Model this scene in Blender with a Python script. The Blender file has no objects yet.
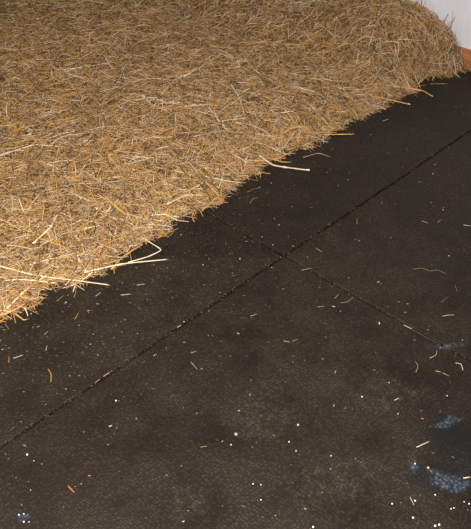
import bpy, bmesh, math, random
import numpy as np
from mathutils import Vector
random.seed(11); rng = np.random.default_rng(7)
C = bpy.context.scene.collection
S = bpy.context.scene

# ------------------------------------------------------------------ frame
# x runs along the long seam between the mats towards the wall, y across it into the straw; z = 0 is the top of the mats
FPX, PITCH = 720.0, math.radians(38.4)
CAM = np.array([-1.513, -1.2245, 1.5])
FW = np.array([0.72106, 0.69288, 0.0]); RT = np.array([0.69288, -0.72106, 0.0]); UP = np.array([0, 0, 1.0])

def ray(px, py):
    x = (px-235.5)/FPX; y = (264.5-py)/FPX
    cp, sp = math.cos(PITCH), math.sin(PITCH)
    return RT*x + FW*(cp+y*sp) + UP*(-sp+y*cp)

def at(px, py, z=0.0):
    d = ray(px, py); return CAM + d*((z-CAM[2])/d[2])

# ------------------------------------------------------------------ height of the straw bed
EX = np.array([-3.2, -1.6, -.83, -.75, -.66, -.595, -.52, -.42, -.305, -.204, -.05, .084, .256, .413, .563, .646, .817, .974, 1.139, 1.263, 1.412, 1.568, 1.671, 1.74, 1.863])
EY = np.array([.42, .45, .436, .412, .447, .412, .385, .40, .416, .405, .428, .402, .439, .454, .475, .413, .44, .427, .413, .42, .406, .443, .385, .35, .325])
WX = 1.828                                     # front of the mats' far end / the timber
lump = [(rng.uniform(2, 9), rng.uniform(0, 6.28), rng.uniform(0, 6.28), rng.uniform(.4, 1)) for _ in range(14)]
lump2 = [(rng.uniform(14, 38), rng.uniform(0, 6.28), rng.uniform(0, 6.28), rng.uniform(.4, 1)) for _ in range(18)]
WY = np.array([.30, .325, .36, .387, .435, .491, .566, .658, .808, 1.1, 1.6, 6]); WZ = np.array([0, 0, .04, .085, .145, .185, .22, .25, .255, .24, .25, .25])

def H(x, y):
    x = np.asarray(x, float); y = np.asarray(y, float)
    d = y - (np.interp(x, EX, EY) + .035)
    dd = np.clip(d, 0, None)
    n = sum(a*np.sin(f*(x*np.cos(t)+y*np.sin(t))+p) for f, t, p, a in lump)/6
    n2 = sum(a*np.sin(f*(x*np.cos(t)+y*np.sin(t))+p) for f, t, p, a in lump2)/7
    rise = 1-np.exp(-dd/.07)
    h = rise*(.038 + .022*n + .009*n2 + .05*(1-np.exp(-dd/.8)))
    w = np.clip((x-1.15)/.62, 0, 1); w = w*w*(3-2*w)
    ed = np.interp(x, EX, EY)
    wall = np.interp(y-ed+.325, WY, WZ) + rise*(.010*n+.008*n2)
    return np.clip(h*(1-w) + np.maximum(wall, 0)*w, 0, None)

def on_bed(px, py, lift=0.0):
    d = ray(px, py); t = 1.0
    while t < 9:
        p = CAM + d*t
        if p[2] <= float(H(p[0], p[1])) + lift: break
        t += .004
    return p

# ------------------------------------------------------------------ materials
def new_mat(name):
    m = bpy.data.materials.new(name); m.use_nodes = True
    nt = m.node_tree; b = nt.nodes['Principled BSDF']
    return m, nt, b
def nd(nt, t, **k):
    n = nt.nodes.new(t)
    for a, v in k.items():
        if a in n.inputs.keys() if isinstance(a, str) else False: n.inputs[a].default_value = v
        else: setattr(n, a, v)
    return n
def ramp(nt, fac, stops, interp='LINEAR'):
    r = nt.nodes.new('ShaderNodeValToRGB'); r.color_ramp.interpolation = interp
    e = r.color_ramp.elements
    while len(e) < len(stops): e.new(.5)
    for q, (p, c) in zip(e, stops):
        q.position = p; q.color = (c, c, c, 1) if not isinstance(c, tuple) else (*c, 1)
    nt.links.new(fac, r.inputs[0]); return r.outputs[0]
def mix(nt, fac, a, b, mode='MIX'):
    m = nt.nodes.new('ShaderNodeMix'); m.data_type = 'RGBA'; m.blend_type = mode
    for sock, v in ((m.inputs[0], fac), (m.inputs[6], a), (m.inputs[7], b)):
        if hasattr(v, 'links'): nt.links.new(v, sock)
        else: sock.default_value = v if not isinstance(v, tuple) else (*v, 1)
    return m.outputs[2]
def mth(nt, op, a, b=None, clamp=False):
    m = nt.nodes.new('ShaderNodeMath'); m.operation = op; m.use_clamp = clamp
    for i, v in enumerate((a, b)):
        if v is None: continue
        if hasattr(v, 'links'): nt.links.new(v, m.inputs[i])
        else: m.inputs[i].default_value = v
    return m.outputs[0]
def noise(nt, vec, scale, detail=4, rough=.55):
    n = nt.nodes.new('ShaderNodeTexNoise'); n.inputs['Scale'].default_value = scale
    n.inputs['Detail'].default_value = detail; n.inputs['Roughness'].default_value = rough
    nt.links.new(vec, n.inputs['Vector']); return n.outputs['Fac']

def straw_mat(name, stops, source, rough=.42):
    m, nt, b = new_mat(name)
    if source == 'island':
        f = nt.nodes.new('ShaderNodeNewGeometry').outputs['Random Per Island']
    else:
        f = nt.nodes.new('ShaderNodeObjectInfo').outputs['Random']
    col = ramp(nt, f, stops)
    tc = nt.nodes.new('ShaderNodeNewGeometry').outputs['Position']
    n = noise(nt, tc, 60, 3)
    v = ramp(nt, n, [(.3, .72), (.7, 1.12)])
    col = mix(nt, 1.0, col, v, 'MULTIPLY')
    nt.links.new(col, b.inputs['Base Color'])
    b.inputs['Roughness'].default_value = rough
    b.inputs['Specular IOR Level'].default_value = .55
    return m
GOLD = (.72, .38, .09); AMBER = (.54, .26, .065); CREAM = (.92, .76, .50); DULL = (.28, .165, .075); TAN = (.58, .365, .165); DARK = (.075, .04, .018); PALE = (.78, .59, .39)
M_bits = straw_mat('straw_mixed', [(0, DARK), (.20, DULL), (.36, TAN), (.48, AMBER), (.60, GOLD), (.74, TAN), (.88, PALE), (1, CREAM)], 'island', .36)
M_gold = straw_mat('straw_golden', [(0, AMBER), (.5, GOLD), (1, (.68, .42, .15))], 'object')
M_cream = straw_mat('straw_pale', [(0, (.66, .50, .28)), (.5, CREAM), (1, (.85, .72, .50))], 'object', .35)
M_brown = straw_mat('straw_brown', [(0, DULL), (1, (.45, .26, .10))], 'object')
M_orange = straw_mat('husk_orange', [(0, (.34, .15, .035)), (1, (.46, .23, .06))], 'object')
M_dustg = straw_mat('dusty_straw', [(0, (.30, .18, .07)), (1, (.46, .30, .13))], 'object', .7)
M_dustb = straw_mat('dusty_brown', [(0, (.14, .08, .035)), (1, (.26, .16, .07))], 'object', .8)
M_dustc = straw_mat('dusty_pale', [(0, (.42, .32, .18)), (1, (.66, .54, .34))], 'object', .7)

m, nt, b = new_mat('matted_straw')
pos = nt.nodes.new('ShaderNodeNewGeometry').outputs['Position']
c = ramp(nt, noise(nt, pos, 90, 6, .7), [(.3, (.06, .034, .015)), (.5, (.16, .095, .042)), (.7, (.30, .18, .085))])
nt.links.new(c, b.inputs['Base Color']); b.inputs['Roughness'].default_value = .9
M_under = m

# rubber: black with ground-in brown dust, pebbled surface, blue-white marks mostly on the pebble tops
m, nt, b = new_mat('pebbled_rubber')
pos = nt.nodes.new('ShaderNodeNewGeometry').outputs['Position']
obr = nt.nodes.new('ShaderNodeObjectInfo').outputs['Random']
wob = nt.nodes.new('ShaderNodeTexNoise'); wob.inputs['Scale'].default_value = 9; wob.inputs['Detail'].default_value = 2
nt.links.new(pos, wob.inputs['Vector'])
vm = nt.nodes.new('ShaderNodeVectorMath'); vm.operation = 'MULTIPLY_ADD'
nt.links.new(wob.outputs['Color'], vm.inputs[0]); vm.inputs[1].default_value = (.05, .05, 0); nt.links.new(pos, vm.inputs[2])
flat = nt.nodes.new('ShaderNodeVectorMath'); flat.operation = 'MULTIPLY'; nt.links.new(vm.outputs[0], flat.inputs[0]); flat.inputs[1].default_value = (1, 1, 0)
vor = nt.nodes.new('ShaderNodeTexVoronoi'); vor.feature = 'F1'; vor.inputs['Scale'].default_value = 118; vor.inputs['Randomness'].default_value = .6
nt.links.new(flat.outputs[0], vor.inputs['Vector'])
peb = ramp(nt, vor.outputs['Distance'], [(0, 1.), (.22, .9), (.55, .12), (.7, 0.)])
big = noise(nt, pos, 1.7, 4, .6); mid = noise(nt, pos, 7, 5, .65); fine = noise(nt, pos, 120, 4, .7); grit = noise(nt, pos, 420, 2, .6)
dust = mth(nt, 'ADD', mth(nt, 'MULTIPLY', big, .6), mth(nt, 'MULTIPLY', mid, .5))
dustf = ramp(nt, dust, [(.42, 0.), (.68, 1.)])
base = mix(nt, dustf, (.0150, .0100, .0065), (.046, .033, .0215))
base = mix(nt, ramp(nt, fine, [(.45, 0.), (.75, .55)]), base, (.040, .026, .014))
base = mix(nt, ramp(nt, grit, [(.64, 0.), (.74, .5)]), base, (.12, .075, .032))
base = mix(nt, mth(nt, 'MULTIPLY', mth(nt, 'SUBTRACT', 1.0, peb), .6), base, (.005, .004, .003))
sx = nt.nodes.new('ShaderNodeSeparateXYZ'); nt.links.new(pos, sx.inputs[0])
def blob(cx, cy, ax, ay, rot, edge_noise):
    """soft elliptical patch on the rubber, broken up by noise"""
    dx = mth(nt, 'SUBTRACT', sx.outputs[0], cx); dy = mth(nt, 'SUBTRACT', sx.outputs[1], cy)
    c_, s_ = math.cos(rot), math.sin(rot)
    u = mth(nt, 'DIVIDE', mth(nt, 'ADD', mth(nt, 'MULTIPLY', dx, c_), mth(nt, 'MULTIPLY', dy, s_)), ax)
    v = mth(nt, 'DIVIDE', mth(nt, 'SUBTRACT', mth(nt, 'MULTIPLY', dy, c_), mth(nt, 'MULTIPLY', dx, s_)), ay)
    r = mth(nt, 'ADD', mth(nt, 'MULTIPLY', u, u), mth(nt, 'MULTIPLY', v, v))
    k = mth(nt, 'SUBTRACT', mth(nt, 'ADD', 1.0, mth(nt, 'MULTIPLY', mth(nt, 'SUBTRACT', edge_noise, .5), 2.2)), r)
    return mth(nt, 'MULTIPLY', k, 1.4, True)
stv_ = nt.nodes.new('ShaderNodeVectorMath'); stv_.operation = 'MULTIPLY'; stv_.inputs[1].default_value = (1, 1.6, 1); nt.links.new(pos, stv_.inputs[0])
en = mth(nt, 'ADD', mth(nt, 'MULTIPLY', noise(nt, stv_.outputs[0], 28, 5, .75), 1.7), -.42)
def patch_px(px, py, wpx, hpx, tilt=0):
    p = at(px, py); q = at(px+wpx*math.cos(tilt), py-wpx*math.sin(tilt)); r = at(px, py-hpx)
    dq = q-p; return p[0], p[1], float(np.linalg.norm(dq)), float(np.linalg.norm(r-p)), math.atan2(dq[1], dq[0])
stv = None
for a in [(450, 482, 26, 11, -.15), (434, 472, 16, 3.5, -.35), (413, 465, 6, 8, 0), (443, 425, 13, 4, .1), (452, 421, 12, 5, .4), (448, 346, 22, 3, .1), (23, 518, 5, 6, -.7)]:
    k = blob(*patch_px(*a), en)
    stv = k if stv is None else mth(nt, 'MAXIMUM', stv, k)
halo = None
for a in [(452, 440, 34, 26, -.1), (450, 478, 46, 20, -.1)]:
    k = blob(*patch_px(*a), mid)
    halo = k if halo is None else mth(nt, 'MAXIMUM', halo, k)
base = mix(nt, mth(nt, 'MULTIPLY', halo, .65), base, (.007, .0075, .009))
speck = mth(nt, 'MULTIPLY', stv, mth(nt, 'ADD', .06, mth(nt, 'MULTIPLY', mth(nt, 'MULTIPLY', peb, ramp(nt, fine, [(.40, .1), (.62, 1.)])), .6)))
base = mix(nt, speck, base, (.17, .235, .33))
pale = mth(nt, 'MULTIPLY', ramp(nt, noise(nt, pos, 34, 6, .8), [(.46, 0.), (.70, .75)]), mth(nt, 'ADD', .25, mth(nt, 'MULTIPLY', peb, .75)))
pz = None
for a in [(262, 418, 50, 28, 0), (385, 388, 44, 24, 0), (190, 505, 30, 22, 0), (330, 480, 60, 26, .2)]:
    k = blob(*patch_px(*a), mid)
    pz = k if pz is None else mth(nt, 'MAXIMUM', pz, k)
base = mix(nt, mth(nt, 'MULTIPLY', pale, pz), base, (.105, .078, .054))
nt.links.new(base, b.inputs['Base Color'])
b.inputs['Roughness'].default_value = .62
nt.links.new(ramp(nt, mid, [(.35, .52), (.65, .74)]), b.inputs['Roughness'])
b.inputs['Specular IOR Level'].default_value = .22
bp = nt.nodes.new('ShaderNodeBump'); bp.inputs['Strength'].default_value = .8; bp.inputs['Distance'].default_value = .0022
hgt = mth(nt, 'ADD', mth(nt, 'MULTIPLY', peb, ramp(nt, mid, [(.35, .25), (.6, 1.)])), mth(nt, 'MULTIPLY', fine, .35))
nt.links.new(hgt, bp.inputs['Height']); nt.links.new(bp.outputs[0], b.inputs['Normal'])
M_rubber = m

m, nt, b = new_mat('concrete')
pos = nt.nodes.new('ShaderNodeNewGeometry').outputs['Position']
nt.links.new(ramp(nt, noise(nt, pos, 12, 6, .6), [(.3, (.008, .004, .0025)), (.7, (.03, .015, .008))]), b.inputs['Base Color']); b.inputs['Roughness'].default_value = .9
M_conc = m
m, nt, b = new_mat('white_panel')
pos = nt.nodes.new('ShaderNodeNewGeometry').outputs['Position']
mp = nt.nodes.new('ShaderNodeVectorMath'); mp.operation = 'MULTIPLY'; mp.inputs[1].default_value = (1, 14, 1.5); nt.links.new(pos, mp.inputs[0])
nt.links.new(ramp(nt, noise(nt, mp.outputs[0], 1.6, 3), [(.3, (.76, .76, .82)), (.7, (.84, .84, .90))]), b.inputs['Base Color']); b.inputs['Roughness'].default_value = .5
M_wall = m
m, nt, b = new_mat('orange_timber')
pos = nt.nodes.new('ShaderNodeNewGeometry').outputs['Position']
mp = nt.nodes.new('ShaderNodeVectorMath'); mp.operation = 'MULTIPLY'; mp.inputs[1].default_value = (20, 1.5, 22); nt.links.new(pos, mp.inputs[0])
nt.links.new(ramp(nt, noise(nt, mp.outputs[0], 3, 6, .6), [(.3, (.30, .105, .032)), (.55, (.46, .18, .06)), (.75, (.56, .26, .10))]), b.inputs['Base Color']); b.inputs['Roughness'].default_value = .55
M_wood = m
def plain(name, col, rough=.4, sub=0):
    m, nt, b = new_mat(name)
    pos = nt.nodes.new('ShaderNodeNewGeometry').outputs['Position']
    nt.links.new(ramp(nt, noise(nt, pos, 300, 3), [(.3, tuple(v*.85 for v in col)), (.7, col)]), b.inputs['Base Color'])
    b.inputs['Roughness'].default_value = rough; return m
M_white = plain('chalk_white', (.78, .79, .84)); M_blue = plain('chalk_blue_white', (.55, .66, .80)); M_tancl = plain('clay_tan', (.42, .32, .22), .8); M_amber = plain('grain_amber', (.85, .50, .12)); M_grey = plain('chalk_grey', (.45, .46, .48), .7)

# ------------------------------------------------------------------ helpers
def link(name, me, mats, loc=(0, 0, 0)):
    o = bpy.data.objects.new(name, me); C.objects.link(o); o.location = loc
    for m in (mats if isinstance(mats, (list, tuple)) else [mats]):
        if len(me.materials) < (len(mats) if isinstance(mats, (list, tuple)) else 1): me.materials.append(m)
    return o
def tag(o, label=None, cat=None, group=None, kind=None):
    if label: o['label'] = label
    if cat: o['category'] = cat
    if group: o['group'] = group
    if kind: o['kind'] = kind
    return o
def box_mesh(name, x0, x1, y0, y1, z0, z1, bevel=.002, seg=2):
    bm = bmesh.new(); bmesh.ops.create_cube(bm, size=1)
    cx, cy, cz = (x0+x1)/2, (y0+y1)/2, (z0+z1)/2
    for v in bm.verts: v.co = Vector((v.co.x*(x1-x0), v.co.y*(y1-y0), v.co.z*(z1-z0)))
    if bevel: bmesh.ops.bevel(bm, geom=bm.edges[:], offset=bevel, segments=seg, affect='EDGES')
    me = bpy.data.meshes.new(name); bm.to_mesh(me); bm.free()
    return me, (cx, cy, cz)

# ------------------------------------------------------------------ setting
me, l = box_mesh('floor', -3.4, 2.3, -2.6, 5.6, -.12, -.021, 0)
tag(link('floor', me, M_conc, l), kind='structure')
me, l = box_mesh('wall_right', 1.868, 1.99, -2.6, 5.6, -.021, 2.5, 0)
tag(link('wall_right', me, M_wall, l), kind='structure')
me, l = box_mesh('baseboard_right', WX+.002, 1.868, -2.6, 5.6, -.021, .086, .004)
tag(link('baseboard_right', me, M_wood, l), kind='structure')

# ------------------------------------------------------------------ rubber mats, edges slightly wavy as cut
def mat_mesh(x0, x1, y0, y1, seed):
    r = random.Random(seed); bm = bmesh.new(); g = .0048
    x0 += g; x1 -= g; y0 += g; y1 -= g; n = 40; ph = [r.uniform(0, 6.28) for _ in range(8)]
    def wav(t, k): return .0011*math.sin(t*9+ph[k])+.0008*math.sin(t*31+ph[k+4])
    loop = []
    for i in range(n): t = i/n; loop.append((x0+(x1-x0)*t, y0+wav(t, 0)))
    for i in range(n): t = i/n; loop.append((x1+wav(t, 1), y0+(y1-y0)*t))
    for i in range(n): t = i/n; loop.append((x1-(x1-x0)*t, y1+wav(t, 2)))
    for i in range(n): t = i/n; loop.append((x0+wav(t, 3), y1-(y1-y0)*t))
    cx, cy = (x0+x1)/2, (y0+y1)/2
    rings = []
    for z, ins in ((-.019, 0), (-.003, 0), (-.0008, .0012), (0, .0036)):
        ring = []
        for (x, y) in loop:
            ring.append(bm.verts.new((x-cx-ins*math.copysign(1, x-cx)*(abs(x-cx) > (x1-x0)/2-.01), y-cy-ins*math.copysign(1, y-cy)*(abs(y-cy) > (y1-y0)/2-.01), z)))
        rings.append(ring)
    N = len(loop)
    for a, b2 in zip(rings, rings[1:]):
        for i in range(N): bm.faces.new((a[i], a[(i+1) % N], b2[(i+1) % N], b2[i]))
    bm.faces.new(rings[-1]); bm.faces.new(rings[0][::-1])
    me = bpy.data.meshes.new('rubber_mat'); bm.to_mesh(me); bm.free()
    return me, (cx, cy, 0)
for k, (x0, x1, y0, y1, lab) in enumerate([
    (-1.828, 0, -1.219, 0, 'black pebbled rubber floor mat nearest the camera, with blue-white smears'),
    (0, 1.828, -1.219, 0, 'black rubber floor mat right of the seam crossing, below the long seam'),
    (-1.828, 0, 0, 1.219, 'black rubber floor mat at left above the long seam, half buried under straw'),
    (0, 1.828, 0, 1.219, 'black rubber floor mat between straw and the long seam, reaching to the white wall')]):
    me, l = mat_mesh(x0, x1, y0, y1, k)
    tag(link('rubber_mat', me, M_rubber, l), lab, 'floor mat', 'black rubber floor mats')

# ------------------------------------------------------------------ straw: many stalks as one mesh (vectorised)
def stalk_batch(P0, ang, L, W, bend, lift0, lift1, liftm, nseg=4, sides=3, flatn=None, floor_h=True):
    """returns verts, quads for N stalks draped over the bed"""
    N = len(L); t = np.linspace(0, 1, nseg+1)[None, :]
    s = (t-.5)*L[:, None]; o = bend[:, None]*L[:, None]*((t-.5)**2*4-.33)
    dx, dy = np.cos(ang)[:, None], np.sin(ang)[:, None]
    X = P0[:, 0:1]+s*dx-o*dy; Y = P0[:, 1:2]+s*dy+o*dx
    X = np.minimum(X, WX-.006+0*X) if floor_h else X
    if floor_h:                                   # a straw keeps its length on a slope
        sl = np.abs(H(X[:, -1], Y[:, -1])-H(X[:, 0], Y[:, 0]))/np.maximum(L, 1e-4)
        k = (1/np.sqrt(1+sl**2))[:, None]; X = P0[:, 0:1]+(X-P0[:, 0:1])*k; Y = P0[:, 1:2]+(Y-P0[:, 1:2])*k
    hh = H(X, Y) if floor_h else 0*X
    # straws are stiff: use the mean slope plus a share of the local height
    lin = hh[:, :1]*(1-t)+hh[:, -1:]*t
    hz = np.maximum(hh, lin*.5+hh*.5)
    Z = hz + lift0[:, None]*(1-t)+lift1[:, None]*t + liftm[:, None]*4*t*(1-t)
    Z = np.maximum(Z, W[:, None]*.5)
    a = np.linspace(0, 2*np.pi, sides, endpoint=False)[None, None, :]+rng.uniform(0, 6.28, N)[:, None, None]
    w = W[:, None, None]*.5*np.where((t == 1), .6, 1.0)[:, :, None]
    fl = (flatn if flatn is not None else np.ones(N))[:, None, None]
    nx, ny = -np.sin(ang)[:, None, None], np.cos(ang)[:, None, None]
    V = np.stack([X[:, :, None]+np.cos(a)*w*nx, Y[:, :, None]+np.cos(a)*w*ny, Z[:, :, None]+np.sin(a)*w*fl], -1)
    V = V.reshape(-1, 3)
    base = (np.arange(N)*(nseg+1)*sides)[:, None, None]
    i = np.arange(nseg)[None, :, None]; j = np.arange(sides)[None, None, :]; j2 = (j+1) % sides
    Q = np.stack([base+i*sides+j, base+i*sides+j2, base+(i+1)*sides+j2, base+(i+1)*sides+j], -1).reshape(-1, 4)
    return V, Q
def np_mesh(name, V, Q, mi=None, smooth=False):
    me = bpy.data.meshes.new(name); me.vertices.add(len(V)); me.vertices.foreach_set('co', V.astype(np.float32).ravel())
    me.loops.add(len(Q)*4); me.loops.foreach_set('vertex_index', Q.astype(np.int32).ravel())
    me.polygons.add(len(Q)); me.polygons.foreach_set('loop_start', np.arange(0, len(Q)*4, 4, dtype=np.int32))
    if mi is not None: me.polygons.foreach_set('material_index', mi.astype(np.int32))
    me.update(calc_edges=True); return me

def visible(x, y, z, m=.16):
    d = np.stack([x-CAM[0], y-CAM[1], z-CAM[2]], -1)
    cp, sp = math.cos(PITCH), math.sin(PITCH)
    f = d@(FW*cp-UP*sp); u = d@(FW*sp+UP*cp); r = d@RT
    return (f > 0) & (abs(r/f) < .327*(1+m)+.02) & (abs(u/f) < .367*(1+m)+.02), f
def sample_bed(n, edge=False):
    out = []
    while sum(len(o) for o in out) < n:
        k = 60000
        x = rng.uniform(-1.9, WX-.01, k); y = rng.uniform(.36, 5.2, k)
        if edge: y = np.interp(x, EX, EY)+rng.exponential(.05, k)-.025
        v, f = visible(x, y, H(x, y), .35)
        rag = .010*np.sin(x*47+1)+.009*np.sin(x*83+2)+.007*np.sin(x*131)+.006*np.sin(x*23+4)
        keep = (y > np.interp(x, EX, EY)+rag+rng.normal(.010, .017, k)) & v & (rng.uniform(0, 1, k) < np.clip((2.1/f)**1.3, 0, 1))
        out.append(np.stack([x[keep], y[keep]], -1))
    return np.concatenate(out)[:n]

Vs, Qs, Ms = [], [], []
def push(V, Q, m):
    off = sum(len(v) for v in Vs); Vs.append(V); Qs.append(Q+off); Ms.append(np.full(len(Q), m))
n = 420; P = np.stack([rng.uniform(1.74, 1.812, n), rng.uniform(.36, 1.3, n)], -1)      # frayed crest against the wall
push(*stalk_batch(P, rng.uniform(0, 6.28, n), rng.uniform(.015, .05, n), rng.uniform(.0014, .003, n), rng.normal(0, .12, n),
     rng.uniform(-.01, .0, n), rng.gamma(2, .012, n), np.zeros(n), 3), 0)
# the packed underlayer
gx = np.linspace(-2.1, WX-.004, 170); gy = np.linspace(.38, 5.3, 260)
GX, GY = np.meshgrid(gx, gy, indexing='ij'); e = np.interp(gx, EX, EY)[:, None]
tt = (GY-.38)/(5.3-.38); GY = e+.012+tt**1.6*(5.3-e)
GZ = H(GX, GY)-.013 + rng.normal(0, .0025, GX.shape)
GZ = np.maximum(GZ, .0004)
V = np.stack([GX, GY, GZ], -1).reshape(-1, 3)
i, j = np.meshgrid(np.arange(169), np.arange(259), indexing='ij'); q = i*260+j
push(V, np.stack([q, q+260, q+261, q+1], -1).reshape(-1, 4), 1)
# fine broken straw
def layer(n, L, W, lo, hi, tilt, bendr, nseg=3, sides=3, edge=False, flat=True):
    P = sample_bed(n, edge); n = len(P)
    Ls = rng.uniform(*L, n)*rng.uniform(.6, 1, n); Ws = rng.uniform(*W, n)
    # lay of the straw: every way, with a slight drift along the wall-to-camera diagonal
    ang = rng.uniform(0, np.pi, n)
    l0 = rng.uniform(lo, hi, n); tl = rng.normal(0, tilt, n)*Ls
    fl = rng.uniform(.3, 1, n) if flat else None
    push(*stalk_batch(P, ang, Ls, Ws, rng.normal(0, bendr, n), l0-tl/2, l0+tl/2, rng.uniform(0, .06, n)*Ls, nseg, sides, fl), 0)
layer(52000, (.012, .045), (.0012, .0028), -.012, .004, .55, .12)
layer(34000, (.025, .085), (.0018, .0038), -.010, .008, .38, .07, 3)
layer(17000, (.05, .14), (.0028, .0054), -.006, .011, .22, .05, 4)
layer(4600, (.012, .06), (.001, .0026), 0, .004, .14, .15, 3, 3, True)
layer(1700, (.03, .12), (.0022, .0042), .001, .008, .06, .06, 5, 3, True)
# ruff of straws poking out of the bank where it meets the wall
n = 700; y = rng.uniform(.42, 2.4, n); P = np.stack([rng.uniform(1.62, WX-.02, n), y], -1)
push(*stalk_batch(P, rng.uniform(0, np.pi, n), rng.uniform(.03, .09, n), rng.uniform(.0016, .0032, n), rng.normal(0, .12, n),
     rng.uniform(-.01, .0, n), rng.uniform(.004, .028, n), np.zeros(n), 3), 0)
me = np_mesh('straw_bedding', np.concatenate(Vs), np.concatenate(Qs), np.concatenate(Ms))
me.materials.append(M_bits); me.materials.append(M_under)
o = bpy.data.objects.new('straw_bedding', me); C.objects.link(o)
tag(o, 'deep golden-brown straw bedding heaped over the mats and banked against the white wall', 'straw bedding', kind='stuff')

# ------------------------------------------------------------------ chaff dust on the mats: one uncountable scatter
n = 5200
px = rng.uniform(-2.0, 1.8, n); py = .42-rng.exponential(.30, n)
k = n//5; px[:k] = rng.uniform(-1.8, 0, k); py[:k] = rng.uniform(0, .42, k)          # the left mat is dirtiest
k2 = 500; px[k:k+k2] = rng.uniform(-1.7, 1.7, k2); py[k:k+k2] = rng.normal(0, .004, k2)  # caught in the long seam
k3 = 160; px[k+k2:k+k2+k3] = rng.normal(0, .004, k3); py[k+k2:k+k2+k3] = rng.uniform(-1.1, .42, k3)
k4 = 900; px[-k4:] = rng.uniform(-1.6, 1.6, k4); py[-k4:] = rng.uniform(-1.2, 0, k4)
ok = (py > -1.2); P = np.stack([px[ok], py[ok]], -1); n = len(P)
V, Q = stalk_batch(P, rng.uniform(0, np.pi, n), rng.gamma(1.6, .0018, n)+.0012, rng.uniform(.0007, .0017, n), rng.normal(0, .3, n),
                   np.zeros(n), np.zeros(n), np.zeros(n), 2, 3, np.full(n, .5), False)
me = np_mesh('straw_chaff', V, Q); me.materials.append(straw_mat('chaff', [(0, (.10, .06, .025)), (.45, (.20, .125, .055)), (.8, (.28, .18, .075)), (.97, (.5, .37, .2)), (1, PALE)], 'island', .7))
o = bpy.data.objects.new('straw_chaff', me); C.objects.link(o)
tag(o, 'fine straw chaff and dust scattered over the black rubber mats and along their seams', 'chaff', kind='stuff')

# ------------------------------------------------------------------ single straws: bent hollow tubes with a joint and a split end
def smooth_path(pts, n):
    pts = [Vector(p) for p in pts]
    if len(pts) == 2: return [pts[0].lerp(pts[1], i/n) for i in range(n+1)]
    ds = [0]
    for a, b2 in zip(pts, pts[1:]): ds.append(ds[-1]+(b2-a).length)
    out = []
    for i in range(n+1):
        s = ds[-1]*i/n; k = 0
        while k < len(pts)-2 and s > ds[k+1]: k += 1
        u = (s-ds[k])/max(1e-9, ds[k+1]-ds[k])
        p0 = pts[max(k-1, 0)]; p1 = pts[k]; p2 = pts[k+1]; p3 = pts[min(k+2, len(pts)-1)]
        t0 = (p2-p0)*.28; t1 = (p3-p1)*.28
        if k == 0: t0 = (p2-p1)*.6
        if k == len(pts)-2: t1 = (p2-p1)*.6
        h = 2*u**3-3*u**2+1, u**3-2*u**2+u, -2*u**3+3*u**2, u**3-u**2
        out.append(p1*h[0]+t0*h[1]+p2*h[2]+t1*h[3])
    return out
def straw_mesh(pts, w, flat=.6, joint=None, n=None, closed_frac=.0):
    """pts in local metres"""
    L = sum((Vector(b2)-Vector(a)).length for a, b2 in zip(pts, pts[1:]))
    n = n or max(5, min(22, int(L/.012)))
    c = smooth_path(pts, n); bm = bmesh.new(); sides = 7; rings = []
    for i, p in enumerate(c):
        tan = (c[min(i+1, n)]-c[max(i-1, 0)]).normalized(); side = tan.cross(Vector((0, 0, 1)))
        side = side.normalized() if side.length > 1e-4 else Vector((1, 0, 0)); up = side.cross(tan)
        t = i/n; ww = w/2*(1-.25*t)*(1+.10*math.sin(i*2.3+w*9000))
        if joint is not None and abs(t-joint) < .55/n: ww *= 1.45
        ring = []
        for k in range(sides):
            a = 2*math.pi*k/sides
            end = (.7*w*math.sin(a+1) if i in (0, n) else 0)           # slanting broken ends
            ring.append(bm.verts.new(p+side*math.cos(a)*ww+up*math.sin(a)*ww*flat+tan*end))
        rings.append(ring)
    for a, b2 in zip(rings, rings[1:]):
        for k in range(sides): bm.faces.new((a[k], a[(k+1) % sides], b2[(k+1) % sides], b2[k]))
    for ring, s in ((rings[0], 1), (rings[-1], -1)):                 # hollow mouth: inner lip going back inside
        cen = sum((v.co for v in ring), Vector())/sides
        dirv = (c[1]-c[0]).normalized() if s == 1 else (c[-2]-c[-1]).normalized()
        inner = [bm.verts.new(cen+(v.co-cen)*.62) for v in ring]; deep = [bm.verts.new(v.co+dirv*w*.9) for v in inner]
        for k in range(sides):
            k2 = (k+1) % sides
            bm.faces.new((ring[k2], ring[k], inner[k], inner[k2])); bm.faces.new((inner[k2], inner[k], deep[k], deep[k2]))
        bm.faces.new(deep)
    bmesh.ops.recalc_face_normals(bm, faces=bm.faces[:])
    for f in bm.faces: f.smooth = True
    me = bpy.data.meshes.new('straw'); bm.to_mesh(me); bm.free(); return me
COL = {'g': M_gold, 'c': M_cream, 'b': M_brown, 'o': M_orange}
COL2 = {'g': M_dustg, 'c': M_dustc, 'b': M_dustb, 'o': M_orange}
def place_straw(name, wpts, w, col, label, cat, group, flat=.6, joint=None):
    c = sum((Vector(p) for p in wpts), Vector())/len(wpts); c.z = min(p[2] for p in wpts)
    me = straw_mesh([Vector(p)-c for p in wpts], w, flat, joint)
    return tag(link(name, me, (COL2 if name == 'straw_scrap' else COL)[col], c), label, cat, group)

G1 = 'long single straws standing out on the bedding'
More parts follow.
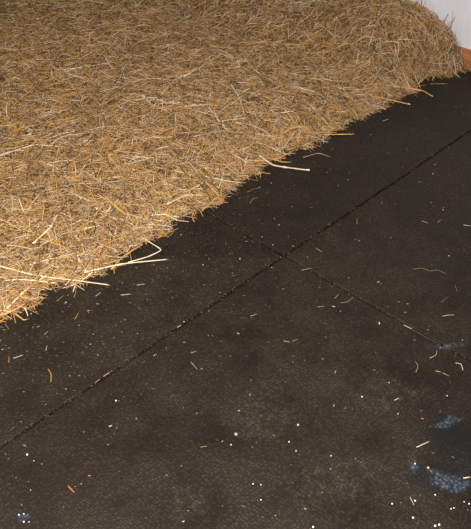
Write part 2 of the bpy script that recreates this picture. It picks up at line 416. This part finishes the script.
# (pixels on the photograph, width in mm, colour, lift of each point in mm, label)
bed_straws = [
 ([(0, 157), (34, 146), (64, 148)], 4.5, 'c', (6, 9, 6), 'long pale straw with a slight bend at the left edge, halfway down the bedding'),
 ([(62, 148), (96, 155)], 4.5, 'g', (6, 6), 'golden straw continuing rightward from the long pale bent one at left'),
 ([(56, 71), (84, 68), (112, 63)], 4, 'c', (8, 8, 6), 'pale straw lying level in the upper left, its blunt left end bright'),
 ([(38, 20), (50, 15), (67, 12)], 4, 'g', (6, 9, 6), 'curved tan straw nearest the top left corner'),
 ([(78, 139), (114, 141)], 3.6, 'g', (7, 7), 'straight orange straw lying level above the pale clump at left'),
 ([(132, 157), (153, 159)], 5.5, 'c', (7, 7), 'short whitish straw lying level below the middle of the bedding'),
 ([(150, 99), (174, 104)], 5, 'c', (8, 8), 'bright white short straw in the middle of the bedding'),
 ([(116, 134), (130, 120), (150, 115)], 4, 'g', (7, 10, 7), 'tan straw arching up to the right left of the bright white straw'),
 ([(25, 116), (16, 138)], 3.6, 'g', (7, 7), 'golden straw pointing down the slope near the left edge'),
 ([(259, 66), (287, 46)], 4.5, 'g', (7, 9), 'golden straw slanting up to the right in the upper middle bedding'),
 ([(222, 51), (241, 68)], 3.6, 'g', (7, 7), 'thin straw slanting down to the right in the upper middle bedding'),
 ([(231, 85), (239, 98), (244, 114)], 4, 'c', (8, 9, 7), 'curved tan-pink straw bending downward with a blunt lower end'),
 ([(184, 78), (205, 65), (223, 54)], 3.6, 'c', (7, 8, 7), 'forked pale straw slanting up to the right, upper middle of bedding'),
 ([(278, 98), (255, 138)], 4, 'g', (9, 8), 'long golden straw sloping steeply down to the left, right of centre'),
 ([(248, 97), (262, 119), (280, 124)], 4.3, 'g', (7, 9, 7), 'golden straw kinked to the right near the steep golden one'),
 ([(211, 151), (229, 128)], 3.8, 'g', (7, 7), 'golden straw slanting up to the right above the chipped bed edge'),
 ([(375, 97), (392, 101), (409, 104)], 6.5, 'g', (9, 9, 4), 'thick yellow straw sticking out over the dark mat on the right slope'),
 ([(411, 89), (422, 91), (432, 96)], 6, 'g', (8, 8, 4), 'yellow straw poking onto the mat near the wall, with bright cut end'),
 ([(325, 135), (354, 134)], 5.5, 'g', (8, 4), 'flat yellow straw pointing right from the bed edge, end on the mat'),
 ([(431, 84), (448, 84)], 3.5, 'b', (4, 4), 'brown thin straw lying level on the mat closest to the timber board'),
 ([(312, 108), (331, 128)], 4, 'c', (8, 7), 'pale straw slanting down right just inside the bed edge'),
 ([(316, 110), (338, 112), (340, 104)], 3.6, 'g', (7, 9, 9), 'thin golden straw with an upturned end on the right slope'),
 ([(33, 244), (50, 229), (58, 214)], 6.5, 'c', (9, 15, 9), 'thick bright cream straw with a bend, lower left of the bedding'),
 ([(0, 267), (36, 277), (73, 281), (109, 285)], 5, 'c', (16, 15, 12, 4), 'long pale straw reaching out over the mat at lower left'),
 ([(85, 273), (122, 265), (167, 259)], 5, 'c', (7, 14, 4), 'longest pale straw resting flat across the mat beside the bed edge'),
 ([(129, 263), (148, 258), (161, 251), (153, 245), (143, 239)], 4, 'c', (9, 14, 18, 12, 8), 'folded pale straw doubling back above the longest flat one'),
 ([(88, 276), (103, 255), (117, 235)], 5.5, 'g', (6, 9, 7), 'thick golden straw slanting steeply, lower end on the mat at left'),
 ([(112, 270), (123, 258), (143, 245)], 4, 'g', (6, 9, 8), 'golden straw slanting up to the right beside the folded pale one'),
 ([(259, 156), (274, 166), (308, 170)], 7.5, 'c', (14, 12, 4), 'thick cream straw with a kink, jutting onto the mat at the middle edge'),
 ([(272, 160), (282, 163), (291, 163)], 4.5, 'g', (12, 10, 8), 'short brown-gold straw lying on top of the kinked cream one'),
 ([(304, 157), (318, 154), (330, 157)], 4, 'b', (5, 8, 4), 'thin bowed brown straw resting on the mat right of the kinked cream one'),
 ([(277, 160), (296, 150)], 5, 'g', (8, 8), 'golden straw slanting up right behind the kinked cream one'),
 ([(105, 197), (113, 205), (126, 215)], 7.5, 'g', (8, 12, 8), 'broad golden leaf of straw slanting down right in the lower left bedding'),
 ([(19, 200), (27, 220)], 4, 'c', (9, 9), 'pale straw slanting steeply down right near the left edge'),
 ([(30, 207), (41, 193)], 5, 'c', (9, 9), 'short cream straw slanting up right near the left edge'),
 ([(0, 194), (17, 178)], 5.5, 'g', (9, 9), 'golden straw cut by the left edge, slanting up to the right'),
 ([(-4, 183), (14, 177)], 4.2, 'g', (12, 9), 'golden straw lying over the one cut by the left edge'),
 ([(72, 165), (76, 197)], 3.6, 'g', (10, 8), 'golden straw running straight down from a pointed meeting of two'),
 ([(73, 166), (95, 187)], 3.6, 'g', (9, 8), 'golden straw running down right from a pointed meeting of two'),
 ([(0, 316), (13, 312), (26, 304)], 5, 'g', (6, 8, 7), 'golden straw along the lowest point of the bed edge at far left'),
 ([(13, 312), (19, 317), (24, 320), (28, 319)], 4, 'g', (5, 7, 5, 5), 'hooked golden straw at the far left lying on the mat'),
 ([(17, 307), (25, 309), (28, 316)], 3, 'c', (6, 10, 5), 'thin arched pale straw beside the hooked golden one'),
 ([(8, 309), (26, 291), (47, 276)], 5.5, 'c', (6, 9, 8), 'cream straw slanting up right along the lower left bed edge'),
 ([(2, 300), (40, 283), (66, 278)], 5, 'g', (8, 10, 8), 'golden straw following the lower left bed edge'),
 ([(32, 307), (39, 303), (45, 297)], 4, 'b', (4, 5, 4), 'short brown curl just off the bed edge at lower left'),
 ([(444, 21), (448, 14)], 3.6, 'b', (0, 40), 'dark straw sticking up in front of the white wall, the left of two'),
 ([(450, 25), (455, 17)], 3.6, 'b', (0, 45), 'dark straw sticking up in front of the white wall, the right of two'),
 ([(414, 18), (421, 24), (428, 33)], 6, 'g', (7, 9, 7), 'thick golden straw slanting down right, close below the white wall'),
 ([(392, 18), (420, 24)], 4.4, 'g', (8, 8), 'golden straw lying nearly level below the white wall'),
 ([(398, 40), (416, 41)], 3.5, 'c', (8, 8), 'pale thin level straw on the bank below the white wall'),
 ([(418, 85), (431, 73), (437, 70)], 4, 'g', (6, 8, 8), 'golden straw slanting up right at the foot of the bank'),
 ([(366, 60), (372, 75), (384, 87)], 5, 'g', (8, 10, 8), 'golden curved straw running down the right slope'),
 ([(322, 42), (352, 56)], 4.4, 'g', (8, 8), 'long golden straw slanting down right across the bank'),
 ([(345, 30), (375, 38)], 4.2, 'b', (8, 8), 'brown straw lying nearly level high on the bank'),
 ([(88, 262), (100, 248), (128, 236)], 4, 'g', (6, 9, 6), 'golden bowed straw near the dark gap in the bed edge'),
 ([(8, 222), (30, 205)], 4.2, 'g', (8, 8), 'golden straw slanting up right at far left above the cream bend'),
 ([(22, 214), (36, 190)], 3.8, 'g', (8, 8), 'steep golden straw crossing above the thick cream bent one'),
 ([(168, 205), (186, 196), (204, 196)], 5, 'c', (8, 10, 8), 'cream straw arching level just above the middle bed edge'),
 ([(150, 226), (168, 217), (184, 206)], 5.5, 'g', (6, 9, 7), 'golden straw slanting along the bed edge left of the cross seam'),
 ([(205, 182), (219, 196)], 5.5, 'g', (8, 6), 'short thick golden straw pointing down at the bed edge'),
]
for pts, w, c, lift, lab in bed_straws:
    W = []
    for (x, y), lf in zip(pts, lift):
        q = on_bed(x, y, w*.0004+lf*.0005); q[2] = max(float(H(q[0], q[1]))+lf*.0006+(.004 if lf > 5 else 0), w*.0003)
        if lf >= 40:                                              # end of a straw standing up in the air
            q = on_bed(pts[0][0]-4, pts[0][1]+10); W[0] = q; d = ray(x, y); tt = (q-CAM)@d/(d@d); q = CAM+d*tt
        W.append(q)
    st = place_straw('straw_stalk', W, w/820, c, lab, 'straw', G1, .65, random.choice([None, .4, .6]))
    if w >= 6 and lift[-1] <= 4:                                  # splayed bright mouth of the broken straw
        e1, e0 = Vector(W[-1]), Vector(W[-2]); d = (e1-e0).normalized(); sd = d.cross(Vector((0, 0, 1))).normalized(); up = sd.cross(d)
        bm = bmesh.new(); rr = []
        for (t, k) in ((-.9, .40), (.1, .50), (.75, .62), (.6, .40), (-.6, .28)):
            rr.append([bm.verts.new(e1+d*t*w/1000+(sd*math.cos(a*math.pi/4)+up*math.sin(a*math.pi/4)*.7)*k*w/1000+d*(.2*w/1000*math.sin(a*2.1) if k > .45 else 0)) for a in range(8)])
        for r1, r2 in zip(rr, rr[1:]):
            for a in range(8): bm.faces.new((r1[a], r1[(a+1) % 8], r2[(a+1) % 8], r2[a]))
        zz = min(v.co.z for v in bm.verts)
        for v in bm.verts: v.co -= Vector(st.location)-Vector((0, 0, max(0, .0002-zz)))
        me = bpy.data.meshes.new('cut_end'); bm.to_mesh(me); bm.free()
        ce = link('cut_end', me, M_cream); ce.parent = st; ce['label'] = 'pale splayed cut end'

# the other long straws lying on top, one object each
names = {'g': 'golden', 'c': 'pale cream', 'b': 'dull brown'}
protos = {}
for c in 'gcb':
    protos[c] = []
    for k in range(9):
        L = random.uniform(.09, .19); w = random.uniform(.0032, .0056); bnd = random.gauss(0, .07)*L; kk = random.random() < .3
        pts = [(-L/2, 0, w*.4), (-L*.17, bnd*.8, w*.5+random.uniform(0, .003)), (L*.17, bnd*(1.6 if kk else .8), w*.5+random.uniform(0, .004)), (L/2, 0, w*.4)]
        protos[c].append((straw_mesh(pts, w, random.uniform(.45, .8), random.choice([None, .35, .6])), L))
        protos[c][-1][0].materials.append(COL[c])
cnt = 0
def zone(px, py):
    if px > 330: return 'on the bank below the white wall'
    if py > 185 or (py > 150 and px < 120): return 'near the lower left edge of the bedding'
    if py < 90: return 'on the far upper part of the bedding'
    return 'in the middle of the bedding'
while cnt < 235:
    px, py = random.uniform(2, 468), random.uniform(3, 300)
    if random.random() > .35+.65*py/300: continue
    q = on_bed(px, py)
    if q[1] < float(np.interp(q[0], EX, EY))+.03 or q[0] > 1.72: continue
    c = random.choices('gcb', (.6, .22, .18))[0]; me, L = random.choice(protos[c])
    a = random.uniform(0, math.pi*2); sc = random.uniform(.7, 1.1)
    ca, sa = math.cos(a), math.sin(a); h = L*sc/2
    if q[0]+abs(ca)*h > WX-.01: continue
    z0 = float(H(q[0]-ca*h, q[1]-sa*h)); z1 = float(H(q[0]+ca*h, q[1]+sa*h)); zm = float(H(q[0], q[1]))
    o = bpy.data.objects.new('straw_stalk', me); C.objects.link(o)
    o.rotation_euler = (random.uniform(-.4, .4), -math.atan2(z1-z0, 2*h), a); o.scale = (sc,)*3
    o.location = (q[0], q[1], max((z0+z1)/2, zm-.004)+.004)
    zn = zone(px, py)
    tag(o, f'{names[c]} straw stalk lying loose among others {zn}', 'straw', f'{names[c]} loose straws {zn}'); cnt += 1

# ------------------------------------------------------------------ scraps of straw on the mats
G2 = 'scraps of straw lying on the black mats'
scraps = [
 ([(75, 319), (79, 312)], 4, 'o', 'small orange straw husk standing out on the left mat below the pale overhanging straw'),
 ([(121, 295), (131, 294)], 3.2, 'c', 'short whitish straw bit, the lower of two level ones on the left mat'),
 ([(137, 285), (145, 284)], 3.2, 'c', 'short whitish straw bit, the upper of two level ones on the left mat'),
 ([(57, 301), (64, 295)], 2.5, 'g', 'thin straw sliver slanting up right under the lower left bed edge'),
 ([(74, 297), (76, 291), (73, 287)], 3, 'g', 'curled golden straw scrap just below the bed edge at lower left'),
 ([(96, 296), (101, 292)], 3.5, 'g', 'golden chip on the left mat beneath the longest pale straw'),
 ([(14, 358), (23, 355)], 3.5, 'c', 'white straw bit lying level near the left picture edge'),
 ([(9, 362), (9, 356)], 4, 'o', 'orange husk bit nearest the left picture edge'),
 ([(45, 334), (48, 331)], 3.5, 'o', 'small orange husk, upper of two on the left mat'),
 ([(46, 350), (47, 345)], 3.5, 'o', 'small orange husk, lower of two on the left mat'),
 ([(48, 369), (51, 374), (51, 382)], 4, 'o', 'curved orange straw husk above the long seam at left'),
 ([(5, 324), (9, 329)], 2.2, 'g', 'thin pale sliver below the far left bed edge'),
 ([(191, 362), (197, 369)], 3.5, 'g', 'tan straw bit slanting down right on the bottom mat below the seam'),
 ([(191, 353), (197, 351)], 2.4, 'g', 'faint tan sliver just above the slanted tan bit'),
 ([(68, 486), (74, 492)], 5, 'o', 'forked orange husk on the bottom mat at lower left'),
 ([(201, 447), (207, 446)], 3.5, 'b', 'brown chip in the middle of the bottom mat'),
 ([(383, 121), (389, 119)], 3, 'c', 'pale sliver on the far mat below the right slope'),
 ([(250, 203), (253, 199), (259, 197)], 2.8, 'o', 'small orange hooked scrap on the mat above the seam crossing'),
 ([(248, 192), (253, 189), (261, 188)], 2.4, 'g', 'thin curved golden sliver near the middle bed edge'),
 ([(171, 235), (175, 229)], 2.8, 'g', 'short golden sliver close to the bed edge left of the cross seam'),
 ([(302, 270), (312, 268)], 3.2, 'g', 'tan straw bit lying across the cross seam just below the crossing'),
 ([(316, 248), (322, 252)], 2.6, 'c', 'tiny pale straw on the right mat beside the crossing'),
 ([(357, 224), (357, 218)], 3.4, 'o', 'small orange sliver on the right mat under the long seam'),
 ([(422, 221), (428, 223)], 2.8, 'c', 'tiny pale sliver in the right mat, left of a cluster of flecks'),
 ([(438, 222), (441, 220)], 2.6, 'c', 'pale fleck in the cluster on the right mat'),
 ([(464, 225), (471, 226)], 4, 'c', 'whitish chip at the right picture edge on the right mat'),
 ([(414, 269), (422, 268), (430, 271)], 2, 'g', 'hair-thin curved straw on the right mat, the left of a joined pair'),
 ([(430, 271), (438, 270), (446, 274)], 2.2, 'g', 'hair-thin curved straw on the right mat, the right of a joined pair'),
 ([(455, 285), (457, 291)], 2.2, 'b', 'thin upright brown sliver on the right mat'),
 ([(441, 302), (449, 296)], 2.2, 'b', 'thin brown sliver slanting up right on the right mat'),
 ([(443, 316), (449, 315), (455, 315)], 3, 'c', 'pale straw bit lying level at the right below the brown sliver'),
 ([(341, 303), (349, 301), (354, 296)], 2.4, 'g', 'hooked thin straw beside the cross seam, right of the crossing'),
 ([(335, 298), (339, 294)], 2.6, 'g', 'short golden fleck beside the hooked thin straw'),
 ([(404, 325), (412, 329)], 3, 'c', 'pale straw bit caught in the cross seam'),
 ([(413, 330), (426, 337), (440, 344)], 1.6, 'b', 'long thin straw lying along the cross seam toward the right edge'),
 ([(417, 447), (430, 441)], 3.8, 'c', 'tan straw bit slanting up right above the blue smear'),
 ([(410, 497), (414, 505)], 2.2, 'c', 'thin pale sliver beside white crumb in the lower right'),
 ([(335, 373), (336, 370)], 4, 'o', 'tiny bright orange husk on the upper part of the bottom mat'),
 ([(416, 372), (418, 366), (415, 361)], 2.6, 'g', 'curved thin straw on the bottom mat right of centre'),
 ([(430, 358), (436, 355), (437, 350)], 2.6, 'g', 'bent thin straw just below the cross seam end'),
 ([(436, 371), (441, 372)], 3.2, 'g', 'small pale-gold bit, the left of two near the right edge'),
 ([(443, 373), (449, 376)], 3, 'g', 'small gold bit, the right of two near the right edge'),
 ([(456, 363), (461, 364), (463, 370)], 2.8, 'c', 'hooked pale bit near the right picture edge'),
 ([(395, 400), (399, 398)], 4, 'c', 'pale chip in a patch of scuffs on the bottom mat right of centre'),
 ([(284, 341), (290, 342)], 2.8, 'g', 'small golden flake, lower of two beneath the crossing'),
 ([(293, 341), (298, 339)], 2.6, 'g', 'small golden flake, right of the two beneath the crossing'),
 ([(464, 478), (470, 477)], 4, 'c', 'cream chip at the right edge in the blue smear'),
 ([(251, 316), (257, 314)], 3, 'g', 'golden flake below the long seam near the middle'),
 ([(318, 307), (325, 306)], 2.4, 'g', 'thin gold flake below the cross seam'),
 ([(178, 327), (181, 325)], 4.5, 'g', 'tan flake stuck in the long seam left of the crossing'),
 ([(96, 382), (100, 379)], 3.5, 'g', 'golden flake wedged in the long seam at left'),
 ([(104, 376), (110, 372)], 3.5, 'g', 'golden flake wedged in the long seam, up right of another'),
]
for pts, w, c, lab in scraps:
    place_straw('straw_scrap', [at(x, y, .0012+.0009*(k % 2)) for k, (x, y) in enumerate(pts)], w/1000*.85, c, lab, 'straw scrap', G2, .5)

# husk flakes on the mats: small curved chips, nothing tells one from the next
def flake_mesh(L, w, curl, seed):
    r = random.Random(seed); bm = bmesh.new(); n = 5; rows = []
    for z_ in (0, 1):
        for i in range(n):
            t = i/(n-1); ww = w*(.35+math.sin(math.pi*(.15+.75*t)))*.5
            rows.append([bm.verts.new(((t-.5)*L, s*ww+curl*L*(t-.5)**2*2, .0003+z_*.0005+abs(s)*.0006+.0007*math.sin(t*3))) for s in (-1, 0, 1)])
    a, b2 = rows[:n], rows[n:]
    for i in range(n-1):
        for k in range(2):
            bm.faces.new((b2[i][k], b2[i+1][k], b2[i+1][k+1], b2[i][k+1])); bm.faces.new((a[i][k+1], a[i+1][k+1], a[i+1][k], a[i][k]))
        bm.faces.new((a[i][0], a[i+1][0], b2[i+1][0], b2[i][0])); bm.faces.new((a[i+1][2], a[i][2], b2[i][2], b2[i+1][2]))
    for i in (0, n-1):
        for k in range(2): bm.faces.new((a[i][k], a[i][k+1], b2[i][k+1], b2[i][k]))
    bmesh.ops.recalc_face_normals(bm, faces=bm.faces[:])
    me = bpy.data.meshes.new('husk_flake'); bm.to_mesh(me); bm.free(); return me
fl = []
for c, k in (('g', 4), ('b', 3), ('c', 2), ('o', 2)):
    for q in range(k):
        me = flake_mesh(random.uniform(.005, .011), random.uniform(.0018, .0034), random.uniform(-.6, .6), len(fl)); me.materials.append(COL2[c]); fl.append((me, c))
fw = {'g': 'golden', 'b': 'brown', 'c': 'pale', 'o': 'orange'}
cnt = 0
while cnt < 170:
    px, py = random.uniform(0, 471), random.uniform(70, 529); q = at(px, py)
    if q[1] > float(np.interp(q[0], EX, EY))-.01 or q[0] > 1.7: continue
    d = float(np.interp(q[0], EX, EY))-q[1]
    if random.random() > math.exp(-d/.35)+.12: continue
    if abs(q[1]) < .01 or abs(q[0]) < .01: continue
    me, c = random.choice(fl); o = bpy.data.objects.new('husk_flake', me); C.objects.link(o)
    o.location = (q[0], q[1], 0); o.rotation_euler = (0, 0, random.uniform(0, 6.28)); s = random.uniform(.45, .95); o.scale = (s, s, s)
    where = ('the bottom mat' if q[0] < 0 else 'the right mat') if q[1] < 0 else ('the left mat by the straw' if q[0] < 0 else 'the far mat by the straw')
    tag(o, f'tiny {fw[c]} husk flake among the loose debris on {where}', 'husk flake', f'tiny {fw[c]} husk flakes on {where}'); cnt += 1

# ------------------------------------------------------------------ crumbs
def crumb_mesh(r, seed):
    rr = random.Random(seed); bm = bmesh.new(); bmesh.ops.create_icosphere(bm, subdivisions=2, radius=r)
    ph = [(Vector((rr.uniform(-1, 1), rr.uniform(-1, 1), rr.uniform(-1, 1))).normalized(), rr.uniform(-.3, .3)) for _ in range(6)]
    for v in bm.verts:
        n = v.co.normalized(); k = 1+sum(a*max(0, n.dot(d))**2 for d, a in ph); v.co *= k; v.co.z = max(v.co.z*.75, -r*.55)
    zmin = min(v.co.z for v in bm.verts)
    for v in bm.verts: v.co.z -= zmin
    me = bpy.data.meshes.new('crumb'); bm.to_mesh(me); bm.free(); return me
crumbs = [
 (116, 401, 2.9, 'w', 'single round white crumb on the bottom mat below the long seam at left'),
 (27, 455, 3.8, 'l', 'large bluish white crumb near the left edge of the bottom mat'),
 (34, 461, 1.9, 'l', 'small bluish crumb just right of the large one near the left edge'),
 (19, 515, 2.6, 'l', 'bluish white crumb at the top of a speckled cluster in the lower left corner'),
 (24, 514, 2.2, 'l', 'bluish crumb at the right of the cluster top in the lower left corner'),
 (24, 522, 2.6, 'l', 'bluish white crumb at the bottom of the cluster in the lower left corner'),
 (29, 522, 1.8, 'l', 'smallest crumb right of the lower left corner cluster'),
 (239, 411, 2.6, 'y', 'grey crumb left of the scuffed patch on the bottom mat'),
 (298, 425, 3.2, 'y', 'larger grey crumb right of the scuffed patch'),
 (289, 442, 2.2, 'w', 'small white crumb below the larger grey crumb'),
 (296, 451, 1.9, 'w', 'tiny white crumb, lower right of the one below the grey crumb'),
 (331, 456, 2.1, 'w', 'lone white crumb in the middle of the bottom mat'),
 (253, 484, 1.8, 'w', 'tiny white crumb, left of a pair near the bottom'),
 (261, 485, 1.8, 'w', 'tiny white crumb, right of a pair near the bottom'),
 (261, 500, 1.9, 'w', 'tiny white crumb beneath the pair near the bottom'),
 (362, 397, 3.2, 'l', 'pale bluish crumb centre right on the bottom mat'),
 (389, 383, 1.8, 'l', 'tiny bluish crumb up right of the pale bluish one'),
 (447, 396, 2.0, 'w', 'small white crumb near the right edge between two blue smears'),
 (236, 435, 5.0, 't', 'tan clay lump in the middle of the bottom mat'),
 (231, 445, 2.2, 'w', 'small white crumb under the tan clay lump'),
 (428, 468, 3.0, 'a', 'amber grain lying in the blue smear at right'),
 (415, 501, 2.8, 'w', 'white crumb touching a thin pale sliver in the lower right'),
 (413, 518, 2.9, 'w', 'round white crumb below the one with the sliver, lower right'),
 (451, 509, 2.4, 'w', 'white crumb, the left of a close pair in the lower right corner'),
 (454, 508, 1.9, 'w', 'smaller white crumb, the right of a close pair in the lower right corner'),
 (435, 526, 3.4, 'w', 'white crumb cut by the bottom picture edge at right, left half of a double'),
 (439, 525, 3.0, 'w', 'white crumb at the bottom picture edge, right half of a double'),
 (464, 502, 2.0, 'w', 'white crumb near the right edge above the lower right corner'),
 (469, 504, 2.3, 'w', 'white crumb cut by the right edge above the corner'),
 (435, 495, 2.6, 'l', 'dull bluish crumb just under the blue smear'),
 (392, 504, 1.9, 'w', 'tiny white crumb left of the one with the sliver'),
 (313, 527, 2.6, 'w', 'white crumb at the bottom picture edge near the middle'),
 (415, 464, 2.6, 'l', 'bluish white crumb at the left end of the blue smear'),
 (433, 174, 2.8, 'l', 'white crumb on the right mat just below the long seam near the right edge'),
 (348, 180, 2.2, 'y', 'grey crumb on the far mat above the long seam'),
 (181, 235, 1.9, 'w', 'tiny white crumb on the left mat near the bed edge'),
 (240, 259, 2.1, 'w', 'tiny white crumb on the left mat beside the seam crossing'),
 (203, 265, 2.0, 'w', 'white fleck midway on the left mat'),
 (262, 237, 1.9, 'w', 'white fleck up left of the seam crossing, lower one'),
 (279, 225, 2.0, 'w', 'white fleck straight above the seam crossing'),
 (382, 203, 2.0, 't', 'tan fleck under the long seam on the right mat'),
 (443, 210, 1.9, 'w', 'white fleck at the top of the cluster on the right mat'),
 (449, 256, 2.1, 'w', 'white fleck alone above the hair-thin curved straws'),
 (184, 322, 3.0, 't', 'tan crumb beside the long seam at the tan flake'),
]
CM = {'w': M_white, 'l': M_blue, 'y': M_grey, 't': M_tancl, 'a': M_amber}
for k, (x, y, r, c, lab) in enumerate(crumbs):
    q = at(x, y, 0); o = link('crumb', crumb_mesh(r/1150, k), CM[c], q)
    for f in o.data.polygons: f.use_smooth = True
    tag(o, lab, 'crumb', 'crumbs on the black mats')

# ------------------------------------------------------------------ light: the camera's flash and an added warm fill light
def area(name, loc, target, size, power, col):
    d = bpy.data.lights.new(name, 'AREA'); d.shape = 'DISK'; d.size = size; d.energy = power; d.color = col
    o = bpy.data.objects.new(name, d); C.objects.link(o); o.location = loc
    o.rotation_euler = (Vector(target)-Vector(loc)).to_track_quat('-Z', 'Y').to_euler(); return o
fl_pos = Vector(CAM) - Vector(RT)*.07 + Vector(UP)*.05
area('camera_flash', fl_pos, (0.2, .45, 0), .035, 100, (1, .965, .92))
area('fill_light', (-.9, 1.3, 2.6), (.1, .8, 0), .5, 26, (1, .80, .58))  # unseen overhead fill, added to lift and redden the far straw
w = bpy.data.worlds.new('World'); S.world = w; w.use_nodes = True
bg = w.node_tree.nodes['Background']; bg.inputs[0].default_value = (.75, .82, 1, 1); bg.inputs[1].default_value = .12

cd = bpy.data.cameras.new('camera'); cam = bpy.data.objects.new('camera', cd); C.objects.link(cam)
cam.location = CAM; fwd = Vector(FW*math.cos(PITCH)-UP*math.sin(PITCH))
cam.rotation_euler = fwd.to_track_quat('-Z', 'Y').to_euler()
cd.sensor_fit = 'VERTICAL'; cd.sensor_height = 24; cd.lens = 24*FPX/529; cd.clip_start = .05
S.camera = cam
S.view_settings.view_transform = 'Standard'; S.view_settings.look = 'None'; S.view_settings.gamma = 1; S.view_settings.exposure = 0
S.view_settings.use_curve_mapping = False
